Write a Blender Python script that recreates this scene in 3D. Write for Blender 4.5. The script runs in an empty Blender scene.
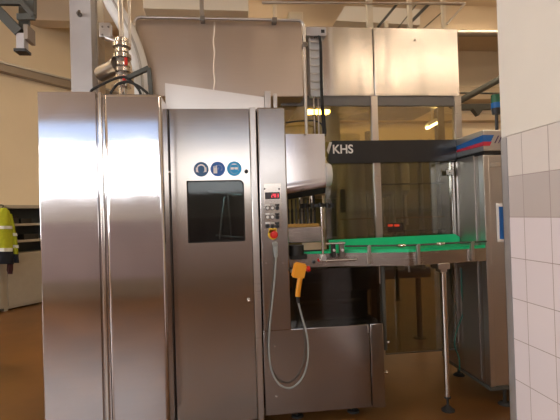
import bpy, bmesh, math, random
from mathutils import Vector, Matrix
random.seed(4)
SC = bpy.context.scene
COL = SC.collection
R = math.radians
F = 425.0; EYE = 1.6
CAMROT = (Matrix.Rotation(R(-6.7), 3, 'Z') @ Matrix.Rotation(R(90.6), 3, 'X') @ Matrix.Rotation(R(-1.7), 3, 'Z'))

def ray(px, py): return CAMROT @ Vector((px-280, 210-py, -F))
def at(px, py, Y):                      # the point on the plane y = Y
    d = ray(px, py); return Vector((0, 0, EYE)) + d*(Y/d.y)
def atx(px, py, X):
    d = ray(px, py); return Vector((0, 0, EYE)) + d*(X/d.x)
def atz(px, py, Z):
    d = ray(px, py); return Vector((0, 0, EYE)) + d*((Z-EYE)/d.z)

# ------------------------------------------------------------ materials
def new_mat(name):
    m = bpy.data.materials.new(name); m.use_nodes = True
    nt = m.node_tree; b = nt.nodes['Principled BSDF']
    return m, nt, b
def mat(name, col, rough=.5, metal=0., var=.06, scale=8., emit=None, estr=0., bump=0.):
    m, nt, b = new_mat(name)
    tc = nt.nodes.new('ShaderNodeTexCoord'); n = nt.nodes.new('ShaderNodeTexNoise')
    n.inputs['Scale'].default_value = scale; n.inputs['Detail'].default_value = 4
    nt.links.new(tc.outputs['Object'], n.inputs['Vector'])
    r = nt.nodes.new('ShaderNodeMapRange')
    r.inputs['To Min'].default_value = 1-var*1.5; r.inputs['To Max'].default_value = 1+var*1.5
    nt.links.new(n.outputs['Fac'], r.inputs['Value'])
    mx = nt.nodes.new('ShaderNodeVectorMath'); mx.operation = 'SCALE'
    mx.inputs[0].default_value = col
    nt.links.new(r.outputs['Result'], mx.inputs['Scale'])
    nt.links.new(mx.outputs['Vector'], b.inputs['Base Color'])
    b.inputs['Roughness'].default_value = rough; b.inputs['Metallic'].default_value = metal
    if emit:
        b.inputs['Emission Color'].default_value = (*emit, 1); b.inputs['Emission Strength'].default_value = estr
    if bump:
        bp = nt.nodes.new('ShaderNodeBump'); bp.inputs['Strength'].default_value = bump; bp.inputs['Distance'].default_value = .002
        nt.links.new(n.outputs['Fac'], bp.inputs['Height']); nt.links.new(bp.outputs['Normal'], b.inputs['Normal'])
    return m
def steel(name, col=(.62, .60, .59), rough=.2, wav=.02, wscale=2.0, smear=.03, brush=.03, wmap=(1, 1, 1)):
    """brushed sheet steel: fine horizontal brush lines and a slightly wavy sheet"""
    m, nt, b = new_mat(name)
    N = nt.nodes.new; L = nt.links.new
    tc = N('ShaderNodeTexCoord'); mp = N('ShaderNodeMapping'); mp.inputs['Scale'].default_value = (3, 3, 260)
    L(tc.outputs['Object'], mp.inputs['Vector'])
    n = N('ShaderNodeTexNoise'); n.inputs['Scale'].default_value = 1.0; n.inputs['Detail'].default_value = 6
    L(mp.outputs['Vector'], n.inputs['Vector'])
    r = N('ShaderNodeMapRange'); r.inputs['To Min'].default_value = max(.02, rough-brush); r.inputs['To Max'].default_value = rough+brush
    L(n.outputs['Fac'], r.inputs['Value']); 
    # smears of handling
    n3 = N('ShaderNodeTexNoise'); n3.inputs['Scale'].default_value = 3.5; n3.inputs['Detail'].default_value = 5; n3.inputs['Distortion'].default_value = 1.2
    L(tc.outputs['Object'], n3.inputs['Vector'])
    r3 = N('ShaderNodeMapRange'); r3.inputs['From Min'].default_value = .35; r3.inputs['From Max'].default_value = .75
    r3.inputs['To Min'].default_value = 0; r3.inputs['To Max'].default_value = smear
    L(n3.outputs['Fac'], r3.inputs['Value'])
    ad = N('ShaderNodeMath'); ad.operation = 'ADD'; L(r.outputs['Result'], ad.inputs[0]); L(r3.outputs['Result'], ad.inputs[1])
    L(ad.outputs[0], b.inputs['Roughness'])
    r2 = N('ShaderNodeMapRange'); r2.inputs['To Min'].default_value = .93; r2.inputs['To Max'].default_value = 1.05
    L(n.outputs['Fac'], r2.inputs['Value'])
    mx = N('ShaderNodeVectorMath'); mx.operation = 'SCALE'; mx.inputs[0].default_value = col
    L(r2.outputs['Result'], mx.inputs['Scale']); L(mx.outputs['Vector'], b.inputs['Base Color'])
    b.inputs['Metallic'].default_value = 1.0
    if wav:
        n2 = N('ShaderNodeTexNoise'); n2.inputs['Scale'].default_value = wscale; n2.inputs['Detail'].default_value = 1
        mp2 = N('ShaderNodeMapping'); mp2.inputs['Scale'].default_value = wmap; L(tc.outputs['Object'], mp2.inputs['Vector']); L(mp2.outputs['Vector'], n2.inputs['Vector'])
        bp = N('ShaderNodeBump'); bp.inputs['Strength'].default_value = 1.0; bp.inputs['Distance'].default_value = wav
        L(n2.outputs['Fac'], bp.inputs['Height']); L(bp.outputs['Normal'], b.inputs['Normal'])
    return m
def glass(name, tint, refl=.12, rough=.05):
    """thin tinted safety pane"""
    m, nt, b = new_mat(name); N = nt.nodes.new; L = nt.links.new
    nt.nodes.remove(b); out = nt.nodes['Material Output']
    t = N('ShaderNodeBsdfTransparent'); t.inputs['Color'].default_value = (*tint, 1)
    g = N('ShaderNodeBsdfGlossy'); g.inputs['Roughness'].default_value = rough; g.inputs['Color'].default_value = (1, 1, 1, 1)
    tc = N('ShaderNodeTexCoord'); n = N('ShaderNodeTexNoise'); n.inputs['Scale'].default_value = 4
    L(tc.outputs['Object'], n.inputs['Vector'])
    r = N('ShaderNodeMapRange'); r.inputs['To Min'].default_value = rough*.5; r.inputs['To Max'].default_value = rough*1.6
    L(n.outputs['Fac'], r.inputs['Value']); L(r.outputs['Result'], g.inputs['Roughness'])
    f = N('ShaderNodeFresnel'); f.inputs['IOR'].default_value = 1.5
    a = N('ShaderNodeMath'); a.operation = 'MULTIPLY_ADD'; a.inputs[1].default_value = 1.0; a.inputs[2].default_value = refl-.04
    L(f.outputs[0], a.inputs[0])
    mx = N('ShaderNodeMixShader'); L(a.outputs[0], mx.inputs[0]); L(t.outputs[0], mx.inputs[1]); L(g.outputs[0], mx.inputs[2])
    L(mx.outputs[0], out.inputs['Surface'])
    return m
def lamp_mat(name, col, s):
    m, nt, b = new_mat(name); b.inputs['Base Color'].default_value = (*col, 1)
    b.inputs['Emission Color'].default_value = (*col, 1); b.inputs['Emission Strength'].default_value = s
    return m

S_CAB = steel('steel_cabinet', (.66, .645, .66), .075, .002, 1.2, brush=.015)
S_DOOR = steel('steel_door', (.47, .43, .39), .16, .002, 1.2)
S_PANEL = steel('steel_panel', (.41, .385, .365), .2, .0015, 1.2)
S_RAIL = steel('steel_rail', (.40, .36, .33), .25, .0)
S_GREY = steel('steel_grey_door', (.60, .605, .62), .33, .0)
S_SIDE = steel('steel_side', (.46, .43, .41), .38, .0)
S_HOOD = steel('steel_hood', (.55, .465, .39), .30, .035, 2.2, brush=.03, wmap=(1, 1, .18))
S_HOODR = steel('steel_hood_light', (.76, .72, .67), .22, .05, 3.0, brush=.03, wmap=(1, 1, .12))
S_SHEET = steel('steel_sheet_light', (.80, .76, .72), .32, .004, 1.5)
S_FRAME = steel('steel_frame', (.60, .57, .54), .28, .0)
S_BRIGHT = steel('steel_polished', (.75, .73, .70), .12, .0, brush=.03)
S_DARK = steel('steel_dull', (.22, .20, .18), .35, .0)
S_COVER = steel('steel_cover', (.62, .58, .57), .16, .0)
M_GREY_STRIP = mat('grey_strip', (.16, .155, .15), .4, .3)
M_BLACKBEAM = mat('black_beam', (.022, .024, .027), .22, 0, .1)
M_BLACK = mat('black_plastic', (.012, .012, .013), .4)
M_RUBBER = mat('black_rubber', (.015, .015, .015), .7)
M_WHITE = mat('white_paint', (.78, .77, .75), .45)
M_COLUMN = mat('pale_paint', (.50, .475, .475), .5, 0, .05)
M_CREAM = mat('cream_paint', (.62, .53, .38), .55)
M_BROWNSTEEL = mat('brown_grey_steel', (.30, .25, .20), .5, .3)
M_DKGREEN = mat('dark_green_grey_steel', (.075, .075, .065), .5, .2)
M_GREYSTEEL = mat('galvanised', (.45, .43, .40), .4, .6)
M_GREEN = mat('green_plastic', (.008, .60, .25), .4, 0, .04)
M_ORANGE = mat('yellow_orange_plastic', (.80, .33, .015), .4)
M_RED = mat('red_plastic', (.65, .02, .01), .35)
M_YELLOW = mat('yellow_plastic', (.75, .48, .03), .4)
M_CABLE = mat('grey_cable', (.30, .32, .31), .45)
M_SIGNW = mat('sign_white', (.93, .93, .93), .4)
M_SIGN1 = mat('sign_navy', (.02, .12, .30), .35)
M_SIGN2 = mat('sign_blue', (.01, .12, .50), .35)
M_SIGN3 = mat('sign_light_blue', (.01, .38, .80), .35)
M_STRIPEB = mat('stripe_blue', (.01, .12, .42), .4)
M_STRIPER = mat('stripe_red', (.55, .03, .06), .4)
M_STRIPEP = mat('stripe_purple', (.06, .03, .16), .4)
M_GOLD = mat('brass', (.50, .30, .08), .35, .7)
M_DISPLAY = mat('display_glass', (.02, .004, .006), .2)
M_DIGIT = lamp_mat('red_digits', (1, .05, .08), 1.6)
M_REDLAMP = lamp_mat('red_lamp', (1, .06, .03), 2.)
M_INNER = mat('machine_inner', (.27, .23, .09), .35, .4, .3, 3)
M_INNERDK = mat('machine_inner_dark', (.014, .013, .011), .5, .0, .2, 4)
M_TANK = mat('tank_steel', (.62, .57, .46), .35, .3)
M_VDARK = mat('painted_inner_shade', (.014, .012, .009), .85)  # near-black colour standing in for shade inside and under things
M_SHELF = mat('locker_dark', (.05, .06, .065), .6)
M_LOCKER = mat('locker_door', (.40, .36, .29), .5)
M_HIVIS = mat('hi_vis_cloth', (.45, .50, .02), .8, 0, .15, 20)
M_REFLECT = mat('reflective_tape', (.75, .78, .78), .3)
M_NAVY = mat('navy_cloth', (.012, .016, .03), .85)
M_TEAL = mat('teal_hose', (.02, .16, .13), .4)
M_GUARD = mat('corner_guard_steel', (.42, .41, .42), .4, .6)
M_HALLWALL = mat('hall_wall', (.80, .69, .51), .8, 0, .05, 1.2)
M_CEIL = mat('ceiling_paint', (.62, .50, .36), .8, 0, .06, 1.)
M_BEAM = mat('ceiling_beam_paint', (.55, .44, .31), .7, 0, .06, 1.)
M_SLAB = mat('light_slab', (.68, .62, .52), .7, 0, .05, 1.)
M_PLAIN_REAR = mat('rear_wall_paint', (.50, .43, .39), .8, 0, .06, 1.)
M_REARMID = mat('rear_band_paint', (.62, .60, .62), .7, 0, .05, 1.)
M_REAR_DADO = mat('rear_dado', (.42, .36, .41), .5, 0, .15, 1.5)
M_PLASTER = mat('plaster_white', (.74, .71, .66), .85, 0, .04, 3, bump=.25)
G_UP = glass('glass_upper', (.80, .72, .46), .13, .1)
G_LOW = glass('glass_lower', (.54, .54, .40), .10, .06)
G_DARK = glass('glass_smoked', (.35, .33, .27), .04, .08)
G_DOOR = glass('glass_door', (.5, .58, .58), .04, .05)
def floor_mat():
    m, nt, b = new_mat('orange_brown_floor'); N = nt.nodes.new; L = nt.links.new
    tc = N('ShaderNodeTexCoord'); n = N('ShaderNodeTexNoise'); n.inputs['Scale'].default_value = 1.3; n.inputs['Detail'].default_value = 6
    L(tc.outputs['Object'], n.inputs['Vector'])
    cr = N('ShaderNodeValToRGB'); cr.color_ramp.elements[0].position = .3; cr.color_ramp.elements[0].color = (.10, .043, .012, 1)
    cr.color_ramp.elements[1].position = .75; cr.color_ramp.elements[1].color = (.21, .09, .022, 1)
    L(n.outputs['Fac'], cr.inputs[0]); L(cr.outputs[0], b.inputs['Base Color'])
    n2 = N('ShaderNodeTexNoise'); n2.inputs['Scale'].default_value = 60; L(tc.outputs['Object'], n2.inputs['Vector'])
    bp = N('ShaderNodeBump'); bp.inputs['Strength'].default_value = .3; bp.inputs['Distance'].default_value = .002
    L(n2.outputs['Fac'], bp.inputs['Height']); L(bp.outputs['Normal'], b.inputs['Normal'])
    b.inputs['Roughness'].default_value = .34
    return m
M_FLOOR = floor_mat()
TY0 = atx(503.2, 180, 1.33).y; TJ = 1.795; TP = .163; TR = .1935; TTOP = 1.942
def tile_mat():
    """15 x 20 wall tiles: two beige rows above pale lavender ones"""
    m, nt, b = new_mat('wall_tiles'); N = nt.nodes.new; L = nt.links.new
    g = N('ShaderNodeNewGeometry'); s = N('ShaderNodeSeparateXYZ'); L(g.outputs['Position'], s.inputs[0])
    def math_(op, a, bb=None, c=None):
        q = N('ShaderNodeMath'); q.operation = op
        for i, v in enumerate((a, bb, c)):
            if v is None: continue
            if isinstance(v, (int, float)): q.inputs[i].default_value = v
            else: L(v, q.inputs[i])
        return q.outputs[0]
    u = math_('DIVIDE', math_('SUBTRACT', TJ, s.outputs['Y']), TP)
    v = math_('DIVIDE', math_('SUBTRACT', TTOP, s.outputs['Z']), TR)
    def joint(w, size):
        f = math_('FRACT', w); d = math_('ABSOLUTE', math_('SUBTRACT', f, .5))
        return math_('GREATER_THAN', d, .5-.0016/size)
    j = math_('MAXIMUM', joint(u, TP), joint(v, TR))
    fl = math_('FLOOR', v)
    row1 = math_('LESS_THAN', fl, .5); row2 = math_('LESS_THAN', fl, 1.5)
    wn = N('ShaderNodeTexWhiteNoise'); cb = N('ShaderNodeCombineXYZ'); L(math_('FLOOR', u), cb.inputs[0]); L(fl, cb.inputs[1]); L(cb.outputs[0], wn.inputs['Vector'])
    def mixc(f, a, bb):
        q = N('ShaderNodeMix'); q.data_type = 'RGBA'
        if isinstance(f, float): q.inputs[0].default_value = f
        else: L(f, q.inputs[0])
        for k, c in ((6, a), (7, bb)):
            if isinstance(c, tuple): q.inputs[k].default_value = (*c, 1)
            else: L(c, q.inputs[k])
        return q.outputs[2]
    c = mixc(row2, (.70, .64, .68), (.47, .42, .41))
    c = mixc(row1, c, (.66, .61, .58))
    c = mixc(math_('MULTIPLY', wn.outputs[0], .10), c, (.85, .8, .82))
    c = mixc(j, c, (.33, .27, .26))
    L(c, b.inputs['Base Color'])
    b.inputs['Roughness'].default_value = .28
    bp = N('ShaderNodeBump'); bp.invert = True; bp.inputs['Strength'].default_value = .6; bp.inputs['Distance'].default_value = .002
    L(j, bp.inputs['Height']); L(bp.outputs['Normal'], b.inputs['Normal'])
    return m
M_TILE = tile_mat()

# ------------------------------------------------------------ mesh building
class MB:
    def __init__(self): self.bm = bmesh.new(); self.mi = 0
    def _take(self, tb, smooth=False, box=False):
        tb.normal_update()
        for f in tb.faces:
            f.smooth = smooth or (box and max(abs(c) for c in f.normal) < .999); f.material_index = self.mi
        me = bpy.data.meshes.new('t'); tb.to_mesh(me); tb.free()
        self.bm.from_mesh(me); bpy.data.meshes.remove(me); return self
    def box(self, x0, x1, y0, y1, z0, z1, bev=.003, seg=2):
        x0, x1 = sorted((x0, x1)); y0, y1 = sorted((y0, y1)); z0, z1 = sorted((z0, z1))
        tb = bmesh.new(); bmesh.ops.create_cube(tb, size=1)
        for v in tb.verts:
            v.co = Vector(((x0+x1)/2+v.co.x*(x1-x0), (y0+y1)/2+v.co.y*(y1-y0), (z0+z1)/2+v.co.z*(z1-z0)))
        b = min(bev, .45*min(x1-x0, y1-y0, z1-z0))
        if b > 0: bmesh.ops.bevel(tb, geom=tb.edges[:], offset=b, segments=seg, profile=.5, affect='EDGES')
        self._take(tb, box=True)
        return self
    def cyl(self, a, b, r, r2=None, n=20, smooth=True, cap=True):
        a = Vector(a); b = Vector(b); r2 = r if r2 is None else r2
        d = b-a; tb = bmesh.new()
        bmesh.ops.create_cone(tb, cap_ends=cap, segments=n, radius1=r, radius2=r2, depth=d.length)
        q = Vector((0, 0, 1)).rotation_difference(d.normalized()).to_matrix().to_4x4()
        bmesh.ops.transform(tb, matrix=Matrix.Translation((a+b)/2) @ q, verts=tb.verts)
        return self._take(tb, True)
    def bar(self, a, b, w, h=None, bev=.002):
        """square bar between two points"""
        a = Vector(a); b = Vector(b); h = h or w; d = b-a
        tb = bmesh.new(); bmesh.ops.create_cube(tb, size=1)
        for v in tb.verts: v.co = Vector((v.co.x*w, v.co.y*h, v.co.z*d.length))
        bmesh.ops.bevel(tb, geom=tb.edges[:], offset=min(bev, w*.3, h*.3), segments=1, affect='EDGES')
        q = d.to_track_quat('Z', 'Y').to_matrix().to_4x4()
        bmesh.ops.transform(tb, matrix=Matrix.Translation((a+b)/2) @ q, verts=tb.verts)
        return self._take(tb)
    def tube(self, pts, r, n=10, closed=False, smooth_path=True, sub=5):
        P = [Vector(p) for p in pts]
        if smooth_path and len(P) > 2:
            Q = []
            for i in range(len(P)-1):
                p0 = P[max(i-1, 0)]; p1 = P[i]; p2 = P[i+1]; p3 = P[min(i+2, len(P)-1)]
                for k in range(sub):
                    t = k/sub
                    Q.append(.5*((2*p1)+(-p0+p2)*t+(2*p0-5*p1+4*p2-p3)*t*t+(-p0+3*p1-3*p2+p3)*t**3))
            Q.append(P[-1]); P = Q
        tb = bmesh.new(); rings = []
        up = None
        for i, p in enumerate(P):
            t = (P[min(i+1, len(P)-1)]-P[max(i-1, 0)]).normalized()
            if up is None:
                up = t.orthogonal().normalized()
            up = (up - t*up.dot(t)).normalized(); s = t.cross(up)
            rr = r[i] if isinstance(r, list) else r
            rings.append([tb.verts.new(p+up*math.cos(2*math.pi*k/n)*rr+s*math.sin(2*math.pi*k/n)*rr) for k in range(n)])
        for a, b in zip(rings, rings[1:]):
            for k in range(n): tb.faces.new((a[k], a[(k+1) % n], b[(k+1) % n], b[k]))
        tb.faces.new(rings[0][::-1]); tb.faces.new(rings[-1])
        bmesh.ops.recalc_face_normals(tb, faces=tb.faces[:])
        return self._take(tb, True)
    def lathe(self, c, prof, n=32, axis='Z'):
        """profile [(r, h)] turned about a vertical axis through c"""
        c = Vector(c); tb = bmesh.new(); rings = []
        for r, h in prof:
            ring = []
            for k in range(n):
                a = 2*math.pi*k/n
                v = Vector((r*math.cos(a), r*math.sin(a), h))
                if axis == 'X': v = Vector((h, v.x, v.y))
                if axis == 'Y': v = Vector((v.x, h, v.y))
                ring.append(tb.verts.new(c+v))
            rings.append(ring)
        for a, b in zip(rings, rings[1:]):
            for k in range(n): tb.faces.new((a[k], a[(k+1) % n], b[(k+1) % n], b[k]))
        tb.faces.new(rings[0][::-1]); tb.faces.new(rings[-1])
        bmesh.ops.recalc_face_normals(tb, faces=tb.faces[:])
        return self._take(tb, True)
    def prism(self, pts, vec, smooth=False):
        """polygon (3-D points) pushed along vec"""
        tb = bmesh.new(); vec = Vector(vec)
        a = [tb.verts.new(Vector(p)) for p in pts]; b = [tb.verts.new(Vector(p)+vec) for p in pts]
        tb.faces.new(a); tb.faces.new(b[::-1])
        for k in range(len(a)): tb.faces.new((a[k], b[k], b[(k+1) % len(a)], a[(k+1) % len(a)]))
        bmesh.ops.recalc_face_normals(tb, faces=tb.faces[:])
        return self._take(tb)
    def ball(self, c, r, sc=(1, 1, 1)):
        tb = bmesh.new(); bmesh.ops.create_uvsphere(tb, u_segments=16, v_segments=10, radius=r)
        for v in tb.verts: v.co = Vector(c)+Vector((v.co.x*sc[0], v.co.y*sc[1], v.co.z*sc[2]))
        return self._take(tb, True)
    def disc(self, c, r, y, t=.0015, n=28):       # upright disc facing the front
        return self.cyl((c[0], y, c[1]), (c[0], y-t, c[1]), r, n=n)
    def use(self, i): self.mi = i; return self

def wloc(o):
    p = Vector((0, 0, 0))
    while o: p += Vector(o.location); o = o.parent
    return p
def obj(name, mb, m, parent=None, label=None):
    me = bpy.data.meshes.new(name)
    if parent: base = wloc(parent)
    else:
        vs = [v.co for v in mb.bm.verts]
        base = Vector(((min(v.x for v in vs)+max(v.x for v in vs))/2, (min(v.y for v in vs)+max(v.y for v in vs))/2, min(v.z for v in vs)))
    for v in mb.bm.verts: v.co -= base
    for e in mb.bm.edges:
        if len(e.link_faces) == 2 and e.calc_face_angle(0) > R(38): e.smooth = False
    mb.bm.to_mesh(me); mb.bm.free()
    for q in (m if isinstance(m, (list, tuple)) else [m]): me.materials.append(q)
    o = bpy.data.objects.new(name, me); COL.objects.link(o)
    if parent: o.parent = parent
    else: o.location = base
    if label: o['label'] = label
    return o
def thing(name, label, cat, loc=(0, 0, 0), group=None):
    o = bpy.data.objects.new(name, None); COL.objects.link(o); o.location = loc
    o.empty_display_size = .1
    o['label'] = label; o['category'] = cat
    if group: o['group'] = group
    return o
def tag(o, label, cat, group=None):
    o['label'] = label; o['category'] = cat
    if group: o['group'] = group
    return o
def struct(name, mb, m, parent=None):
    o = obj(name, mb, m, parent)
    if not parent: o['kind'] = 'structure'
    return o
def fx(px, py, Y): return at(px, py, Y).x
def fz(px, py, Y): return at(px, py, Y).z
def rect(px0, py0, px1, py1, Y):
    """world x0,x1,z0,z1 of an upright front rectangle at depth Y"""
    ym = (py0+py1)/2; xm = (px0+px1)/2
    return fx(px0, ym, Y), fx(px1, ym, Y), fz(xm, py1, Y), fz(xm, py0, Y)

# ------------------------------------------------------------ camera
cam = bpy.data.cameras.new('camera'); cam.sensor_width = 36; cam.lens = 36*F/560; cam.clip_start = .05
co = bpy.data.objects.new('camera', cam); COL.objects.link(co)
co.matrix_world = Matrix.Translation((0, 0, EYE)) @ CAMROT.to_4x4()
SC.camera = co

# ------------------------------------------------------------ the hall
CEIL = 6.2; XL, XR, YB, YN = -9.5, 8.5, 11.6, -3.4
struct('floor', MB().box(XL, XR, YN-.2, YB+.2, -.1, 0, 0), M_FLOOR)
struct('ceiling', MB().box(XL, XR, YN-.2, YB+.2, CEIL, CEIL+.15, 0), M_CEIL)
struct('wall_back', MB().box(XL, XR, YB, YB+.2, 0, CEIL, 0), M_HALLWALL)
struct('wall_east', MB().box(XR, XR+.2, YN, YB, 0, CEIL, 0), M_HALLWALL)
# slanting wall at the left
WA = atz(6, 311, 0); WB = atz(41, 303.6, 0)
wd = (WB-WA); wd.z = 0; wd.normalize(); wn = Vector((-wd.y, wd.x, 0))      # pointing away from the camera
def onwall(px, py, off=0):
    """point on the slanting wall, off metres in front of it"""
    d = ray(px, py); o = Vector((0, 0, EYE)); p = WA - wn*off + wn*.42
    t = (p-o).dot(wn)/d.dot(wn); return o+d*t
p0 = WA+wn*.42-wd*6.5; p1 = WA+wn*.42+wd*((YB-WA.y-wn.y*.42)/wd.y)
struct('wall_left', MB().prism([p0, p1, p1+wn*.2, p0+wn*.2], (0, 0, CEIL)), M_HALLWALL)
m = MB(); m.box(XL-.2, XL, YN, YB, 0, 1.5, 0); m.box(XL-.2, XL, YN, YB, 4.2, CEIL, 0); m.box(XL-.2, XL, 1.2, YB, 1.5, 4.2, 0); m.box(XL-.2, XL, YN, YN+.3, 1.5, 4.2, 0)
struct('wall_west', m, M_HALLWALL)
struct('window_7', MB().box(XL-.15, XL-.1, YN+.3, 1.2, 1.5, 4.2, 0), lamp_mat('added_side_light', (.97, .98, 1.0), 9.5))  # unseen glowing pane added to brighten the tiled wall
# ceiling beams
m = MB()
for yy in (6.6, 9.0): m.box(XL, XR, yy, yy+.35, CEIL-.55, CEIL, .01)
struct('trim_1', m, M_BEAM)
m = MB(); m.box(XL, XR, 10.9, 11.6, 4.6, 4.95, .01); m.box(XL, XR, 11.3, 11.6, 4.1, 4.3, .01)
struct('trim_2', m, M_BEAM)
# rear wall with a row of high windows
WX = [(-5.6, -1.4), (-1.0, 1.6)]
WZ0, WZ1, WZ2 = 2.15, 3.15, 3.65
m = MB()
m.box(XL, XR, YN-.2, YN, WZ2, CEIL, 0)
struct('wall_rear_middle', MB().box(XL, XR, YN-.2, YN+.002, 1.64, WZ0, 0), M_REARMID)
m.box(XL, WX[0][0], YN-.2, YN, WZ0, WZ2, 0); m.box(WX[0][1], WX[1][0], YN-.2, YN, WZ0, WZ2, 0); m.box(WX[1][1], XR, YN-.2, YN, WZ0, WZ2, 0)
struct('wall_rear', m, M_PLAIN_REAR)
struct('wall_rear_lower', MB().box(XL, XR, YN-.2, YN, 0, 1.58, 0), M_REAR_DADO)
struct('trim_3', MB().box(XL, 2.6, YN-.2, YN+.05, 1.58, 1.64, 0), M_WHITE)
struct('baseboard_rear', MB().box(XL, 1.3, YN, YN+.05, 0, .35, 0), M_BROWNSTEEL)
L_WIN = lamp_mat('daylit_frosted_pane', (.96, .98, 1.0), 9)
L_WIN2 = lamp_mat('daylit_blind_pane', (.96, .97, 1.0), 3.2)
L_WINB = lamp_mat('daylit_blue_pane', (.45, .62, .95), 1.0)
for i, (a, b) in enumerate(WX):
    struct('window_%d' % (i*2+1), MB().box(a, b, YN-.15, YN-.1, WZ0, WZ1, 0), L_WIN if i == 0 else L_WIN2)
    struct('window_%d' % (i*2+2), MB().box(a, b, YN-.15, YN-.1, WZ1+.04, WZ2, 0), L_WINB)
m = MB()
for a, b in WX:
    m.box(a, b, YN-.12, YN-.04, WZ1, WZ1+.04, 0)
struct('trim_4', m, M_WHITE)

# tiled partition at the right
PX = 1.33
struct('wall_right', MB().box(PX, PX+.22, .4, TY0, 0, TTOP, 0), M_TILE)
struct('wall_right_upper', MB().box(PX-.002, PX+.222, .4, TY0+.003, TTOP, CEIL, .004), M_PLASTER)
m = MB(); m.box(PX-.004, PX-.001, TY0-.04, TY0+.004, 0.0, TTOP-.004, 0); m.box(PX-.004, PX+.224, TY0+.001, TY0+.004, 0, TTOP-.004, 0)
struct('trim_5', m, M_GUARD)

# ------------------------------------------------------------ tall double cabinet, left
YC = 2.88
t = thing('electrical_cabinet', 'tall two-door brushed steel cabinet standing furthest forward at the left', 'cabinet', (-.8, 3.05, 0))
xa = fx(37, 92, YC); xm0 = fx(95.5, 92, YC); xm1 = fx(103, 92, YC); xb = fx(164, 200, YC)
zt = fz(60, 91.5, YC); ztr = fz(130, 93.5, YC)
m = MB(); m.box(xa+.004, xb-.002, YC+.022, 3.195, .12, zt-.004, .03, 4); obj('body', m, S_CAB, t)
m = MB(); m.box(xa, xm0, YC, YC+.03, .1, zt, .004, 2); obj('door', m, S_CAB, t)
m = MB(); m.box(xm1, xb, YC-.003, YC+.05, .1, ztr, .028, 5); obj('door', m, S_CAB, t)
m = MB(); m.box(xm0+.012, xm1-.012, YC+.002, YC+.03, .1, zt, .005); obj('centre_strip', m, S_BRIGHT, t)
m = MB(); m.box(xa+.05, xb-.05, YC+.06, 3.2, 0, .12, 0); obj('plinth', m, M_BLACK, t)

# ------------------------------------------------------------ machine cabinet with the door
YD = 3.2
t = thing('machine_cabinet', 'wide steel machine cabinet with dark door window, three blue signs and button column', 'machine', (0, 3.6, 0))
xL = fx(168, 200, YD)-.03; dx0 = fx(167.5, 108, YD)+.012; dx1 = fx(249.5, 108, YD); px1_ = fx(256, 108, YD); cx1 = fx(284.5, 108, YD)
zT = fz(220, 108, YD); zB = .075
D2 = 3.95
m = MB()
m.box(xL, xL+.02, YD+.03, D2, .09, zT, 0)
m.box(cx1-.02, cx1, YD+.03, D2, .09, zT, .004)
m.box(xL+.02, cx1-.02, D2-.02, D2, .09, zT, 0)
m.box(xL+.02, cx1-.02, YD+.03, D2-.02, zT-.02, zT, 0)
m.box(xL+.02, cx1-.02, YD+.03, D2-.02, .09, .11, 0)
obj('body', m, S_PANEL, t)
m = MB(); m.box(xL+.002, dx0-.008, YD+.01, YD+.06, zB+.02, zT, .003); m.box(dx0-.01, cx1, YD+.028, YD+.05, .09, .13, .002)
obj('hinge_strip', m, S_DARK, t)
obj('door_gap', MB().box(dx0-.010, dx0-.001, YD+.006, YD+.03, zB+.02, zT-.01, 0), M_BLACK, t)
# door built round its window opening
wx0, wx1, wz0, wz1 = rect(188, 181, 244, 241.5, YD)
m = MB()
def rrect(x0, x1, z0, z1, r, n=6):
    pts = []
    for cx, cz, a0, rr in ((x1, z1, 0, r[0]), (x0, z1, 90, r[1]), (x0, z0, 180, r[2]), (x1, z0, 270, r[3])):
        sx = -1 if cx == x1 else 1; sz = -1 if cz == z1 else 1
        for k in range(n+1):
            a = R(a0+90*k/n); pts.append((cx+sx*rr+rr*math.cos(a), cz+sz*rr+rr*math.sin(a)))
    return pts
def ring_plate(mb, outer, inner, y0, y1):
    """plate with an opening: outer/inner have the same number of points"""
    tb = bmesh.new(); n = len(outer)
    A = [tb.verts.new((x, y0, z)) for x, z in outer]; B = [tb.verts.new((x, y0, z)) for x, z in inner]
    C = [tb.verts.new((x, y1, z)) for x, z in outer]; D = [tb.verts.new((x, y1, z)) for x, z in inner]
    for k in range(n):
        j = (k+1) % n
        tb.faces.new((A[k], A[j], B[j], B[k])); tb.faces.new((C[j], C[k], D[k], D[j]))
        tb.faces.new((A[j], A[k], C[k], C[j])); tb.faces.new((B[k], B[j], D[j], D[k]))
    bmesh.ops.recalc_face_normals(tb, faces=tb.faces[:])
    mb._take(tb)
win = rrect(wx0, wx1, wz0, wz1, (.035, .004, .004, .012))
out = rrect(dx0, dx1-.008, zB, zT-.006, (.004, .004, .004, .004))
ring_plate(m, out, win, YD, YD+.028)
door = obj('door', m, S_DOOR, t)
fr = rrect(wx0-.005, wx1+.005, wz0-.005, wz1+.005, (.038, .006, .006, .014)); fi = rrect(wx0+.004, wx1-.004, wz0+.004, wz1-.004, (.03, .003, .003, .01))
m = MB(); ring_plate(m, fr, fi, YD-.002, YD+.004); obj('window_seal', m, M_RUBBER, door)
m = MB(); m.prism([(x, YD+.006, z) for x, z in win], (0, .004, 0)); obj('window_pane', m, G_DOOR, door)
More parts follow.
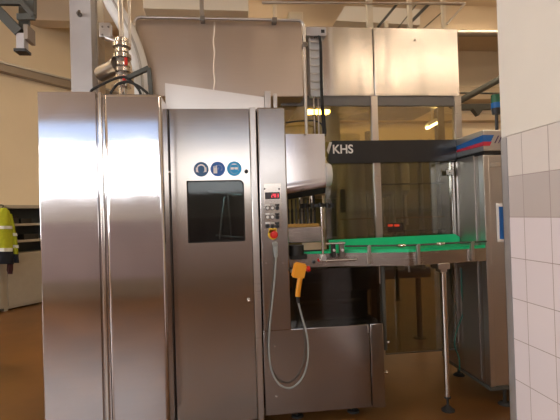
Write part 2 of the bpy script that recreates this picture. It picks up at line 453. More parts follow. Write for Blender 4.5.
def sign(px, py, r, mt, kind):
    c = at(px, py, YD); x, z = c.x, c.z; m = MB()
    m.use(0).disc((x, z), r, YD)
    y = YD-.0015
    if kind == 'ear':
        m.use(1); m.disc((x, z+.004), r*.62, y, .0008); m.use(0); m.disc((x, z), r*.50, y-.0008, .0006)
        m.use(1); m.box(x-r*.72, x-r*.42, y-.002, y, z-r*.38, z+r*.25, .001); m.box(x+r*.42, x+r*.72, y-.002, y, z-r*.38, z+r*.25, .001)
        m.use(2); m.disc((x, z), r*.42, y-.0014, .0006); m.box(x-r*.3, x+r*.3, y-.002, y-.001, z-r*.62, z-r*.3, .001)
    elif kind == 'glove':
        m.use(1); m.box(x-r*.6, x-r*.08, y-.001, y, z-r*.6, z+r*.18, .002)
        for k in range(3): m.box(x-r*(.6-.18*k), x-r*(.48-.18*k), y-.001, y, z+r*.1, z+r*(.38+.06*k), .001)
        m.bar((x-r*.05, y-.0005, z-r*.1), (x+r*.2, y-.0005, z+r*.22), .004, .001)
        for k in range(9):
            a0 = R(-60+25*k); a1 = R(-35+25*k)
            m.bar((x+r*.18+r*.42*math.cos(a0), y-.0005, z+r*.1+r*.42*math.sin(a0)), (x+r*.18+r*.42*math.cos(a1), y-.0005, z+r*.1+r*.42*math.sin(a1)), .003, .001)
    else:
        m.use(1)
        for k in range(16):
            a0 = R(22.5*k); a1 = R(22.5*(k+1))
            m.bar((x+r*.62*math.cos(a0), y-.0005, z+r*.7*math.sin(a0)), (x+r*.62*math.cos(a1), y-.0005, z+r*.7*math.sin(a1)), .0022, .001)
        m.box(x-r*.5, x-r*.06, y-.0012, y, z-r*.12, z+r*.2, .003); m.box(x+r*.06, x+r*.5, y-.0012, y, z-r*.12, z+r*.2, .003)
        m.box(x-r*.1, x+r*.1, y-.001, y, z+r*.02, z+r*.12, .001); m.box(x-r*.3, x+r*.3, y-.001, y, z+r*.55, z+r*.68, .001)
    return m
for px, py, mt, kind, lb in ((201.2, 169.3, M_SIGN1, 'ear', 'navy ear protection sign'), (217.8, 169, M_SIGN2, 'glove', 'blue protective glove sign'), (234.3, 168.7, M_SIGN3, 'goggle', 'light blue goggles sign')):
    obj('safety_sign', sign(px, py, .0545, mt, kind), [mt, M_SIGNW, M_SIGN1], door, lb)
c = at(246.3, 171.5, YD); m = MB().cyl((c.x, YD+.002, c.z), (c.x, YD-.02, c.z), .012, .014); obj('knob', m, M_BLACK, door)
c = at(250.5, 300, YD); m = MB().cyl((c.x-.012, YD+.002, c.z), (c.x-.012, YD-.022, c.z), .012, .01).ball((c.x-.012, YD-.024, c.z), .013); obj('knob', m, S_BRIGHT, door)
for py in (172, 307):
    c = at(169.5 if py < 200 else 172, py, YD); m = MB().cyl((c.x, YD+.012, c.z), (c.x, YD-.004, c.z), .008); obj('hinge_pin', m, S_BRIGHT, t)
# inside the window
m = MB(); a = at(233, 194, 3.45); m.cyl((a.x-.2, 3.5, a.z+.03), (a.x, 3.45, a.z), .012); m.cyl((a.x, 3.45, a.z), (a.x+.07, 3.43, a.z-.01), .026, .016)
m.cyl((a.x-.07, 3.5, a.z-.02), (a.x-.13, 3.5, a.z-.45), .012); m.cyl((a.x-.04, 3.5, a.z), (a.x-.02, 3.5, a.z-.45), .009); m.cyl((a.x-.15, 3.5, a.z-.33), (a.x+.12, 3.5, a.z-.36), .01)
obj('rinse_nozzle', m, S_BRIGHT, t)
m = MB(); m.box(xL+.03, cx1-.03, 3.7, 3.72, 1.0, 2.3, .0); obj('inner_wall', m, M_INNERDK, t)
# post between door and control column
m = MB(); m.box(dx1-.004, px1_-.004, YD-.012, YD+.03, zB-.01, zT+.003, .006); obj('frame_post', m, S_FRAME, t)
# control column
zC = fz(275, 328, YD)
m = MB(); m.box(px1_+.006, cx1, YD-.02, YD+.03, zC-.02, zT, .010, 3)
colm = obj('control_column', m, S_PANEL, t)
yf = YD-.02
a0, a1, b0, b1 = rect(264.2, 186, 281, 226, YD-.02)
m = MB(); m.box(a0, a1+.004, yf-.002, yf, b0-.06, b1+.02, .001); obj('label_plate', m, S_DOOR, colm)
for px, py in ((264.5, 189), (279, 189)):
    c = at(px, py, yf); m = MB().cyl((c.x, yf, c.z), (c.x, yf-.006, c.z), .006, n=12); obj('screw', m, M_BLACK, colm)
a0, a1, b0, b1 = rect(265, 192.3, 279.8, 199, yf); m = MB().box(a0, a1, yf-.006, yf, b0, b1, .002); dsp = obj('display', m, M_DISPLAY, colm)
m = MB(); cx_ = a1-.018
def digit(m, x, z, w, h, y, segs):
    T = {'a': (0, 1, 1, 1), 'b': (1, .5, 1, 1), 'c': (1, 0, 1, .5), 'd': (0, 0, 1, 0), 'e': (0, 0, 0, .5), 'f': (0, .5, 0, 1), 'g': (0, .5, 1, .5)}
    for s in segs:
        u0, v0, u1, v1 = T[s]
        m.bar((x+w*u0, y, z+h*v0), (x+w*u1, y, z+h*v1), .0038, .001, 0.0003)
for k, s in enumerate(('abged', 'abcdefg', 'abgcd')): digit(m, a1-.062+.019*k, b0+.012, .011, .026, yf-.0068, s)
obj('digits', m, M_DIGIT, dsp)
for r_, (yc) in enumerate((207.2, 216.3, 225.3)):
    for k, px in enumerate((267.6, 272.4, 277.2)):
        c = at(px, yc, yf)
        m = MB().box(c.x-.0165, c.x+.0165, yf-.004, yf, c.z+.010, c.z+.024, .001)
        obj('button_label', m, M_BLACK if k != 0 else M_WHITE, colm) if k != 1 else obj('button_label', m, M_GREYSTEEL, colm)
        lamp = (k < 2) and r_ < 2
        m = MB().use(0).cyl((c.x, yf, c.z-.006), (c.x, yf-.006, c.z-.006), .0165, n=20).use(1).cyl((c.x, yf-.005, c.z-.006), (c.x, yf-.014, c.z-.006), .0125, .011, n=20)
        obj('push_button', m, [M_BLACK, M_WHITE if lamp else M_BLACK], colm)
c = at(272.8, 234.5, yf); m = MB().cyl((c.x, yf, c.z), (c.x, yf-.006, c.z), .038, n=28).box(c.x-.03, c.x+.03, yf-.006, yf, c.z+.01, c.z+.048, .003)
es = obj('emergency_stop', m, M_YELLOW, colm, 'yellow emergency stop plate with red mushroom button')
m = MB().lathe((c.x+.006, yf-.006, c.z), [(.014, 0), (.014, -.016), (.027, -.018), (.029, -.028), (.022, -.036), (.003, -.038)], axis='Y'); obj('stop_button', m, M_RED, es)
for px, py in ((265, 229.5), (281, 230), (266, 263), (283, 263)):
    c = at(px, py, yf); m = MB().cyl((c.x, yf, c.z), (c.x, yf-.005, c.z), .005, n=10); obj('screw', m, S_BRIGHT, colm)
a0, a1, b0, b1 = rect(263, 243, 284.5, 264.5, yf); m = MB().box(a0, a1, yf-.0015, yf, b0, b1, .001); obj('socket_plate', m, S_PANEL, colm)
# lower panel
x0, x1, z0, z1 = rect(265.5, 329, 370, 410, YD)
x1 = fx(368.6, 330, YD)
m = MB(); m.box(px1_+.004, x1, YD-.016, 3.9, .098, zC-.012, .005); lp = obj('lower_panel', m, S_PANEL, t)
x2 = fx(382.3, 330, YD)
m = MB(); m.box(x1+.006, x2, YD-.022, 3.9, .092, zC-.008, .006); obj('end_panel', m, S_PANEL, t)
m = MB(); m.box(x1-.014, x1-.002, YD-.022, YD-.015, zC-.075, zC-.012, .001); obj('bracket', m, S_FRAME, t)
for px, py in ((274.7, 346), (276.6, 396.5)):
    c = at(px, py, YD-.016); m = MB().cyl((c.x, YD-.015, c.z), (c.x, YD-.024, c.z), .010, .007, n=12); obj('screw', m, S_BRIGHT, lp)
for xx, yy in ((xL+.1, 3.4), (cx1+.05, 3.35), (x1-.1, 3.35), (x1-.1, 3.8), (xL+.1, 3.85)):
    m = MB().cyl((xx, yy, 0), (xx, yy, .012), .05, .045).cyl((xx, yy, .01), (xx, yy, .11), .014); obj('foot', m, M_RUBBER, t)
# sloping top sheet
P = [at(165, 83, 3.26), at(264, 97, 3.26), at(264, 107.5, 3.26), at(165, 107.5, 3.26)]
P[2].z = P[3].z = zT; P[3].x = P[0].x; P[2].x = P[1].x
m = MB().prism(P, (0, .02, 0)); obj('top_sheet', m, S_SHEET, t)
x0, x1_, z0, z1 = rect(264.5, 92, 270.5, 107.5, 3.3); m = MB().box(x0, x1_, 3.27, 3.34, zT, z1, .003); m.box(x0+.07, x0+.10, 3.3, 3.34, zT, z1-.01, .003); obj('top_post', m, S_FRAME, t)
# rounded outlet cover
YV = 3.5
x0, x1v, z0, z1 = rect(284, 134, 325.5, 194, YV); x0 = cx1-.01
pr = [(YV, z1)]+[(YV+dy, z0+.155-dz) for dz, dy in ((0, 0), (.012, -.0003), (.024, -.0012), (.036, -.0026), (.046, -.0036), (.056, -.0038), (.068, -.0025), (.082, .002), (.10, .010), (.125, .024), (.15, .045))]
pr += [(3.90, z0+.01), (3.90, z1)]
m = MB().prism([(x0, y, z) for y, z in pr], (x1v-x0, 0, 0))
for v in m.bm.verts:
    if v.co.z < z0+.16: v.co.z -= .055*(x1v-v.co.x)/(x1v-x0)
[setattr(f, 'smooth', abs(f.normal.x) < .5) for f in m.bm.faces]; 
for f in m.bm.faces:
    if f.calc_center_median().y > 3.515 and f.calc_center_median().z < z0+.06 and abs(f.normal.x) < .5: f.material_index = 1  # underside painted dark as the cover's unlit inside
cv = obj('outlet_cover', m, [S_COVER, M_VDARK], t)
c = at(329, 175, 3.56); m = MB().lathe((x1v+.001, 3.555, c.z), [(.10, 0), (.10, .035), (.09, .05), (.06, .058), (.01, .06)], axis='X'); obj('end_cap', m, M_WHITE, cv, 'white round end cap')
# smoked guard pane above the lower panel and its dark post
yg = 3.3
gx0 = cx1+.01; gx1 = fx(380, 300, yg)
m = MB().box(gx0, gx1, yg, yg+.008, zC-.02, fz(340, 268, yg), .001); obj('guard_pane', m, G_DARK, t)
c0 = at(382.5, 262, yg); z_ = fz(386, 350, yg)
m = MB().box(c0.x-.012, c0.x+.014, yg-.01, yg+.03, z_, c0.z, .003); gp = obj('guard_post', m, M_DKGREEN, t)
for px, py in ((388, 342.5), (386.5, 373)):
    c = at(px, py, yg); m = MB().cyl((c.x-.03, yg+.01, c.z), (c.x+.005, yg+.01, c.z), .008, n=12).ball((c.x+.005, yg+.01, c.z), .014); obj('stop_pin', m, S_BRIGHT, t)
# starwheel, gripper row and trough inside the outlet
zz = fz(300, 227, 3.62)
x0 = cx1+.012; x1t = fx(322, 235, 3.6)
m = MB().box(x0, x1t, 3.58, 3.9, fz(300, 243, 3.58), zz, .006); obj('trough', m, S_RAIL, t)
m = MB().box(x0, fx(319, 225, 3.6), 3.59, 3.88, zz, zz+.028, .004); obj('wear_strip', m, M_GOLD, t)
for k in range(9):
    xx = x0+.02+k*.033; yy = 3.62+.02*math.sin(k)
    m = MB().cyl((xx, yy, zz+.028), (xx, yy, zz+.13), .010, n=10).cyl((xx, yy, zz+.13), (xx, yy, zz+.16), .014, .008, n=10).cyl((xx, yy, zz+.16), (xx, yy, zz+.24), .006, n=8)
    obj('gripper', m, M_INNERDK if k % 3 else M_DKGREEN, t)
c = at(318, 205.5, 3.62); m = MB().cyl((c.x, 3.66, c.z-.012), (c.x, 3.66, c.z+.012), .13, n=14).cyl((c.x-.03, 3.66, c.z+.01), (c.x-.03, 3.66, c.z+.16), .012)
for k in range(12):
    a = R(30*k); m.cyl((c.x+.13*math.cos(a), 3.66+.13*math.sin(a), c.z-.02), (c.x+.13*math.cos(a), 3.66+.13*math.sin(a), c.z+.02), .018, n=8)
obj('star_wheel', m, M_INNERDK, t)
c = at(310.8, 200, 3.6); m = MB().cyl((c.x, 3.56, c.z-.03), (c.x, 3.56, c.z+.09), .006, n=10); obj('rod', m, S_BRIGHT, t)

# ------------------------------------------------------------ pendant with its cable
YP = 3.1
t = thing('pendant_control', 'orange-yellow handheld control with red button hanging on grey cable', 'remote control', (at(298, 295, YP).x, YP, at(298, 388, YP).z))
c = at(299, 270.5, YP)
def rotbox(mb, c, w, h, d, ang, bev=.004):
    tb = bmesh.new(); bmesh.ops.create_cube(tb, size=1)
    for v in tb.verts: v.co = Vector((v.co.x*w, v.co.y*d, v.co.z*h))
    bmesh.ops.bevel(tb, geom=tb.edges[:], offset=bev, segments=2, affect='EDGES')
    bmesh.ops.transform(tb, matrix=Matrix.Translation(c) @ Matrix.Rotation(R(ang), 4, 'Y'), verts=tb.verts)
    mb._take(tb)
m = MB(); rotbox(m, c, .095, .115, .05, 14, .01); bd = obj('housing', m, M_ORANGE, t)
m = MB(); a = at(300.5, 275, YP); b = at(298.6, 295.5, YP)
tbm = MB(); m.tube([at(300.6, 274, YP), at(299.3, 283, YP), at(298.2, 290, YP), at(297.7, 296.5, YP)], [.019]*16, n=12); obj('handle', m, M_ORANGE, t)
c2 = at(308.3, 269, YP); m = MB().cyl((c2.x-.022, YP, c2.z-.004), (c2.x-.006, YP, c2.z), .013).cyl((c2.x-.01, YP, c2.z), (c2.x+.012, YP, c2.z+.003), .024, .02); obj('red_button', m, M_RED, t)
m = MB().box(c.x-.055, c.x+.02, YP+.02, 3.2-.021, c.z-.02, c.z+.0, .002); obj('hook', m, S_DARK, t)
pts = [(297.6, 296), (298.5, 303), (302.3, 318), (306.5, 333), (308.3, 350), (306.3, 368), (300, 381), (290, 388), (279, 384), (271.5, 370), (269, 350), (269.5, 330), (272.5, 300), (275, 275), (276, 256)]
m = MB().tube([at(x, y, YP+.03*min(1, i/6)) for i, (x, y) in enumerate(pts)], .0068, n=10); obj('cable', m, M_CABLE, t)
m = MB().cyl(at(297.6, 295, YP), at(298.3, 303, YP), .013, .010); obj('cable_gland', m, M_BLACK, t)
m = MB().cyl(at(276, 257, YP+.03), at(275.3, 247, YP+.045), .014, .018); a = at(275.3, 245, YP+.05); m.cyl((a.x, YP+.05, a.z), (a.x, YD-.02, a.z+.01), .02); obj('plug', m, M_CABLE, t)

# ------------------------------------------------------------ filling machine behind
YM = 3.7
t = thing('filling_machine', 'large steel bottle filling machine with glass guards behind the black lettered beam', 'machine', (1.3, 4.8, 0))
# hoods
x0, x1, z0, z1 = rect(135, 18, 303, 97, 3.5)
x0 = fx(136, 50, 3.5); x1 = fx(303, 60, 3.5); z1 = fz(220, 19.5, 3.5); zhb = fz(290, 97, 3.5)
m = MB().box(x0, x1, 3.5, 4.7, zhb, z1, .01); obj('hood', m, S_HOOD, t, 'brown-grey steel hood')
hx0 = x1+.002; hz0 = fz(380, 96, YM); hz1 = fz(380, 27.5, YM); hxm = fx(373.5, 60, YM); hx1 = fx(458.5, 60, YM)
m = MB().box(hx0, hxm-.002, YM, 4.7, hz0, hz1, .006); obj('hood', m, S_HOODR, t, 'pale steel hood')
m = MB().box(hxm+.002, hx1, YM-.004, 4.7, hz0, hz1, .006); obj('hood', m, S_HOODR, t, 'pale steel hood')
c = at(414.5, 40.5, YM); m = MB().cyl((c.x, YM-.004, c.z), (c.x, YM-.012, c.z), .008, n=10); obj('screw', m, M_BLACK, t)
m = MB().tube([(fx(214, y, 3.5)+.006*math.sin(y*.4), 3.5, fz(214, y, 3.5)) for y in (22, 32, 42, 52, 62, 72, 82, 92)], .006, n=8); obj('weld_seam', m, S_SHEET, t)
# grey strips and posts
zs = fz(410, 105.5, YM)
m = MB().box(fx(281, 100, YM), fx(373, 100, YM), YM+.01, YM+.05, zs, hz0, .003); obj('top_rail', m, M_GREY_STRIP, t)
m = MB().box(fx(378, 100, YM), fx(456, 100, YM), YM+.01, YM+.05, zs, hz0, .003); obj('top_rail', m, M_GREY_STRIP, t)
bz1 = fz(390, 141, YM); bz0 = fz(390, 162.5, YM)
pxa, pxb = fx(371.5, 118, YM), fx(378, 118, YM)
m = MB().box(pxa, pxb, YM-.005, YM+.055, bz1, hz0, .003); obj('post', m, S_FRAME, t)
m = MB().box(fx(455, 115, YM), fx(461.5, 115, YM), YM-.005, YM+.055, fz(458, 140, YM), hz0+.003, .003); obj('post', m, S_FRAME, t)
m = MB().box(pxa+.01, pxb+.01, YM+.0, YM+.05, .95, bz0, .003); obj('post', m, S_FRAME, t)
m = MB().box(pxa+.01, pxb+.01, YM+.01, YM+.05, .35, .95, .003); obj('post', m, M_DKGREEN, t)
m = MB().box(fx(452, 200, YM), fx(455, 200, YM), YM-.002, YM+.03, .37, bz0, .003); obj('post', m, S_BRIGHT, t)
# upper panes
m = MB().box(fx(284, 120, YM), pxa, YM+.02, YM+.028, bz1, zs, .0); obj('upper_pane', m, G_UP, t)
m = MB().box(pxb, fx(455, 120, YM), YM+.02, YM+.028, bz1, zs, .0); obj('upper_pane', m, G_UP, t)
# lower panes
m = MB().box(fx(326, 200, YM), pxa+.01, YM+.02, YM+.028, .9, bz0, .0); obj('lower_pane', m, G_LOW, t)
m = MB().box(pxb+.01, fx(453, 200, YM)+.02, YM+.02, YM+.028, fz(420, 352, YM), bz0, .0); obj('lower_pane', m, G_LOW, t)
m = MB().box(pxb+.01, fx(453, 200, YM)+.02, YM+.016, YM+.034, fz(420, 352.5, YM)-.006, fz(420, 352, YM), .001); obj('pane_edge', m, S_DARK, t)
# hinge
c = at(450, 172.5, YM-.02); m = MB().box(c.x-.036, c.x+.034, YM-.03, YM-.015, c.z-.022, c.z+.022, .01, 3).box(c.x+.02, c.x+.034, YM-.03, YM-.015, c.z-.04, c.z+.05, .004).use(1).cyl((c.x-.012, YM-.03, c.z), (c.x-.012, YM-.036, c.z), .005, n=12)
obj('hinge', m, [M_WHITE, M_BLACK], t)
# beam with lettering
XC = 2.07
m = MB(); bxL = fx(326.8, 152, YM)
m.prism([(bxL+.04, YM-.04, bz1), (XC-.003, YM-.04, bz1), (XC-.003, YM-.04, bz0), (bxL+.02, YM-.04, bz0-.005), (bxL, YM-.04, bz0+.04)], (0, .075, 0))
beam = obj('header_beam', m, M_BLACKBEAM, t, 'black beam with white letters')
def text_obj(name, s, size, loc, m, parent, shear=0, sx=1):
    cu = bpy.data.curves.new(name, 'FONT'); cu.body = s; cu.size = size; cu.extrude = .0015; cu.shear = shear; cu.offset = size*.02
    o = bpy.data.objects.new(name, cu); COL.objects.link(o)
    bpy.context.view_layer.update()
    me = bpy.data.meshes.new_from_object(o.evaluated_get(bpy.context.evaluated_depsgraph_get()))
    COL.objects.unlink(o); bpy.data.objects.remove(o)
    mb = MB(); mb.bm.from_mesh(me); xs = [v.co.x for v in mb.bm.verts]; w = max(xs)-min(xs); x_ = min(xs)
    ys = [v.co.y for v in mb.bm.verts]; h = max(ys)-min(ys); y_ = min(ys)
    X0, X1, Y, Z0, Z1 = loc
    for v in mb.bm.verts:
        v.co = Vector((X0+(v.co.x-x_)/w*(X1-X0), Y-v.co.z, Z0+(v.co.y-y_)/h*(Z1-Z0)))
    return obj(name, mb, m, parent)
x0, x1, z0, z1 = rect(332.8, 144.6, 353, 153.6, YM-.04)
text_obj('lettering', 'KHS', .1, (x0, x1, YM-.042, z0, z1), M_WHITE, beam)
q = [at(329.3, 142.2, YM-.04), at(332, 142.2, YM-.04), at(328.6, 154, YM-.04), at(326.6, 150.5, YM-.04)]
m = MB().prism([Vector((p.x, YM-.0405, p.z)) for p in q], (0, -.003, 0)); obj('logo_mark', m, M_WHITE, beam)
# interior: back panels, table, bowl, columns
m = MB().box(.6, 3.7, 6.0, 6.05, .8, 2.60, .0); obj('back_panel', m, M_INNER, t)
m = MB().box(.55, 1.25, 4.65, 4.7, .9, hz0, .0); obj('side_panel', m, M_INNER, t)
m = MB().box(.62, 2.0, 4.1, 5.9, .92, 1.02, .01); m.box(.58, 1.3, 4.0, 5.4, .25, .93, .01); obj('drip_table', m, M_VDARK, t)  # lower box painted near-black to keep the space behind the pane dark
m = MB().lathe((1.35, 4.9, 0), [(.45, 1.02), (.45, 1.15), (.62, 1.2), (.62, 1.32), (.3, 1.34), (.3, 1.75), (.7, 1.78), (.74, 1.82), (.74, 2.12), (.68, 2.18), (.2, 2.22), (.2, 2.5)], n=48)
obj('filler_bowl', m, M_TANK, t)
for k in range(28):
    a = R(360/28*k+5); r = .68; xx, yy = 1.35+r*math.cos(a), 4.9+r*math.sin(a)
    m = MB().cyl((xx, yy, 1.52), (xx, yy, 1.80), .022, n=10).cyl((xx, yy, 1.44), (xx, yy, 1.54), .034, n=10).cyl((xx, yy, 1.3), (xx, yy, 1.44), .010, n=8)
    obj('filling_valve', m, S_FRAME, t)
x = fx(351, 200, 4.25); m = MB().lathe((x, 4.25, 0), [(.10, 1.02), (.155, 1.06), (.155, 2.3), (.1, 2.34)], n=32); obj('tank', m, M_TANK, t)
for px, w, Y, mt in ((399, .07, 4.02, M_TANK), (421, .05, 4.0, M_GREYSTEEL), (431, .016, 3.95, M_GREYSTEEL)):
    x = fx(px, 200, Y); m = MB().cyl((x, Y, 1.02), (x, Y, 2.3), w/2, n=16); obj('column', m, mt, t)
for py, px0, px1, mt, r in ((217.5, 395, 455, M_GOLD, .006), (219, 340, 372, M_GOLD, .005), (231, 388, 455, M_DKGREEN, .006), (184, 380, 452, M_DKGREEN, .008)):
    a = at(px0, py+.5, 3.92); b = at(px1, py-.5, 3.92); m = MB().cyl(a, (b.x, b.y, a.z), r, n=10); obj('guide_bar', m, mt, t)
for px in (391, 397.5):
    c = at(px, 225.5, 3.9); m = MB().box(c.x-.022, c.x+.022, 3.9, 3.93, c.z-.011, c.z+.011, .006); obj('indicator_lamp', m, M_REDLAMP, t)
m = MB(); c = at(395, 229, 3.95); m.box(c.x-.08, c.x+.08, 3.93, 3.96, c.z-.015, c.z+.06, .004); obj('lamp_plate', m, M_INNERDK, t)
c = at(342, 202, 3.95); m = MB().box(c.x-.02, c.x+.03, 3.93, 3.96, c.z-.1, c.z+.12, .004); obj('clamp', m, S_DARK, t)
for px, py in ((420, 338), (398, 300)):
    c = atz(px, py, 0); m = MB().cyl((c.x, c.y, .012), (c.x, c.y, .93), .035, n=14).cyl((c.x, c.y, 0), (c.x, c.y, .02), .085, .06, n=18); obj('leg', m, M_INNERDK, t)
m = MB()
for yy, z in ((3.75, .8), (4.0, .55), (4.3, .7)): m.cyl((.55, yy, z), (1.15, yy, z), .022, n=12)
obj('pipe', m, M_DKGREEN, t)
# lamp body added under the hood in place of a reflected warm glow
c = at(318, 111, 3.95); L_MACH = lamp_mat('added_warm_glow', (1, .74, .25), 26)
m = MB().use(0).box(c.x-.12, c.x+.12, 3.93, 4.02, c.z+.012, c.z+.05, .005).use(1).box(c.x-.115, c.x+.115, 3.935, 4.015, c.z-.022, c.z+.012, .012, 3); obj('added_lamp', m, [M_WHITE, L_MACH], t)
m = MB().use(0).box(c.x-.05, c.x+.05, 3.95, 4.0, c.z+.04, hz0+.002, .002); obj('added_lamp_bracket', m, M_DKGREEN, t)
a = at(427, 128, 4.25); b = at(437, 122.5, 4.4); L_MACH2 = lamp_mat('added_neutral_glow', (1, .92, .75), 25)  # tube added where a lamp reflection streaks; also lights the interior
m = MB().use(1).cyl(a, b, .016, n=12).use(0).cyl(a+Vector((0, 0, .03)), b+Vector((0, 0, .03)), .022, n=12); m.cyl((a+b)/2+Vector((0, 0, .03)), Vector((((a+b)/2).x, ((a+b)/2).y, hz0+.01)), .008, n=8); obj('added_lamp', m, [M_WHITE, L_MACH2], t)
for xx, yy in ((.7, 5.8), (2.0, 5.9), (2.3, 4.4)):
    m = MB().box(xx-.04, xx+.04, yy-.04, yy+.04, 0, 2.75, .004); obj('rear_post', m, S_DARK, t)

# ------------------------------------------------------------ right control cabinet
YF = 3.25
t = thing('control_cabinet', 'slim steel cabinet with blue and red stripes beside the tiled wall', 'cabinet', (2.4, 3.6, 0))
XE = 2.75; YR = 3.98; y476 = atx(476, 200, XC).y
hz1c = atx(483, 130, XC).z; hz0c = fz(490, 150.8, YF); sz0 = fz(490, 154.5, YF)
m = MB().box(XC, XE, YF, YR, hz0c, hz1c, .004); hd = obj('header', m, S_GREY, t)
m = MB().box(XC+.012, XE, YF+.015, YR, sz0, hz0c, .0); obj('gap_strip', m, M_BLACK, t)
m = MB().box(XC, XE, YF+.08, YR, .14, sz0, .004); obj('body', m, S_SIDE, t)
m = MB().box(XC, XC+.05, YF+.01, YF+.085, .14, sz0, .006); m.box(XC+.05, XE, YF+.02, YF+.085, .14, sz0-.0, .006); dr = obj('door', m, S_GREY, t)
m = MB().box(XC-.010, XC, y476, YM-.06, .16, hz0c-.02, .003); obj('side_panel', m, S_SIDE, t)
m = MB().box(XC-.004, XE, YF+.01, YR, .11, .14, .002); obj('base_rail', m, M_DKGREEN, t)
for px, py in ((505, 404), (459, 375)):
    c = atz(px, py, 0); c.x = max(c.x, XC+.06); 
    m = MB().cyl((c.x, c.y, 0), (c.x, c.y, .02), .055, .035).cyl((c.x, c.y, .015), (c.x, c.y, .12), .014); obj('foot', m, M_RUBBER, t)
    m = MB().cyl((XE-.1, c.y, 0), (XE-.1, c.y, .02), .055, .035).cyl((XE-.1, c.y, .015), (XE-.1, c.y, .12), .014); obj('foot', m, M_RUBBER, t)
# stripes: side face rises towards the front, then level on the front face
hh = hz1c-hz0c
def strip_side(zr0, zr1, zf0, zf1, mt, label):
    y0 = YF-.002; y1 = YM-.045
    m = MB().prism([(XC-.0035, y1, hz0c+hh*zr0), (XC-.0035, y1, hz0c+hh*zr1), (XC-.0035, y0, hz0c+hh*zf1), (XC-.0035, y0, hz0c+hh*zf0)], (.003, 0, 0))
    e = fx(494 if mt is M_STRIPEB else 491.5, 138, YF); dz = .55*hh*(zf1-zf0)
    m.prism([(XC-.0035, YF-.003, hz0c+hh*zf0), (XC-.0035, YF-.003, hz0c+hh*zf1), (e, YF-.003, hz0c+hh*zf1), (e-dz, YF-.003, hz0c+hh*zf0)], (0, .0028, 0))
    obj('stripe', m, mt, hd, label)
strip_side(.40, .62, .44, .76, M_STRIPEB, 'blue stripe')
strip_side(.28, .40, .24, .44, M_STRIPER, 'red stripe')
for px in (496.3, 499.8):
    a = at(px+1.6, 135.7, YF); b = at(px-2.0, 143.2, YF)
    m = MB().prism([(a.x, YF-.003, a.z), (a.x+.009, YF-.003, a.z), (b.x+.009, YF-.003, b.z), (b.x, YF-.003, b.z)], (0, .0028, 0)); obj('logo_mark', m, M_STRIPEP, hd)
x0, x1, z0, z1 = rect(490.5, 162.5, 502, 167, YF+.02); m = MB().box(x0, x1+.04, YF+.017, YF+.021, z0, z1, .001); obj('name_plate', m, M_GREYSTEEL, dr)
x0, x1, z0, z1 = rect(496.8, 203, 505, 241.5, YF+.02)
m = MB().box(x0, x0+.14, YF+.014, YF+.021, z0, z1, .002); nt_ = obj('notice', m, M_WHITE, dr, 'white framed notice')
m = MB().box(x0+.018, x0+.125, YF+.012, YF+.015, z0+.02, z1-.03, .001); obj('notice_print', m, M_STRIPEB, nt_)

# ------------------------------------------------------------ signal tower
c = at(497, 131, 3.45); zc = hz1c
t = thing('signal_tower', 'green over blue stack light on thin pole above the striped cabinet', 'signal light', (c.x, 3.45, zc))
zg1 = fz(497, 94, 3.45); zg0 = fz(497, 103, 3.45); zb0 = fz(497, 108.5, 3.45); zk = fz(497, 114.5, 3.45)
m = MB().cyl((c.x, 3.45, zc), (c.x, 3.45, zk+.01), .014).cyl((c.x, 3.45, zc), (c.x, 3.45, zc+.012), .035); obj('pole', m, M_BLACK, t)
obj('socket', MB().cyl((c.x, 3.45, zk), (c.x, 3.45, zb0), .034, .042), M_BLACK, t)
obj('blue_lens', MB().cyl((c.x, 3.45, zb0), (c.x, 3.45, zg0), .042), mat('lens_blue', (.01, .14, .45), .25), t)
obj('green_lens', MB().cyl((c.x, 3.45, zg0), (c.x, 3.45, zg1-.01), .040), mat('lens_green', (.01, .13, .07), .25), t)
obj('cap', MB().cyl((c.x, 3.45, zg1-.01), (c.x, 3.45, zg1), .036, .03), M_BLACK, t)

# ------------------------------------------------------------ bottle conveyor
t = thing('bottle_conveyor', 'bottle conveyor with bright green belt and steel side rail in front of the machine', 'conveyor', (1.67, 3.3, 0))
K = [at(289, 258, 3.34), at(345, 258, 3.30), at(409, 258, 3.14), at(484.5, 258, 3.235)]
fxy = [(p.x, p.y) for p in K]; fxy[3] = (2.052, 3.235); byY = 3.62
zb = 1.285
def ribbon(mb, pts, z0, z1, th):
    """upright plate following a plan line"""
    for (xa_, ya_), (xb_, yb_) in zip(pts, pts[1:]):
        mb.prism([(xa_, ya_, z0), (xb_, yb_, z0), (xb_, yb_, z1), (xa_, ya_, z1)], (0, th, 0))
xb0 = fx(327, 250, 3.4)
obj('dark_belt_end', MB().box(fxy[0][0], xb0, 3.36, byY, zb-.02, zb-.002, .002), M_INNERDK, t)  # dark sheet in place of the belt's shaded end under the cover
obj('green_strip', MB().box(fxy[0][0]+.06, xb0, 3.345, 3.36, zb-.03, zb+.012, .002), M_GREEN, t)
poly = [(xb0, 3.34, zb-.02)] + [(x, y+.03, zb-.02) for x, y in fxy[1:]] + [(2.052, byY, zb-.02), (xb0, byY, zb-.02)]
obj('belt', MB().prism(poly, (0, 0, .02)), M_GREEN, t)
m = MB(); ribbon(m, [(x, y+.012) for x, y in fxy[1:]], zb-.02, zb+.018, .01); obj('green_wear_strip', m, M_GREEN, t)
m = MB(); m.prism([(fx(329, 240, byY), byY, zb), (2.052, byY, zb), (2.052, byY, fz(480, 236.5, byY)), (fx(455, 235, byY), byY, fz(455, 234, byY)), (fx(329, 240, byY), byY, fz(329, 240, byY))], (0, .012, 0)); obj('green_back_guard', m, M_GREEN, t)
m = MB(); ribbon(m, fxy, 1.175, zb-.006, .012); obj('side_rail', m, S_RAIL, t)
m = MB(); m.box(fxy[0][0], 2.052, byY+.012, byY+.03, 1.17, zb+.0, .002); m.box(fxy[0][0]+.02, 2.04, 3.34, byY, 1.17, 1.2, .002); obj('bed', m, S_DARK, t)
m = MB()
gp_ = [(x, y-.012, zb+.048) for x, y in fxy[1:]]
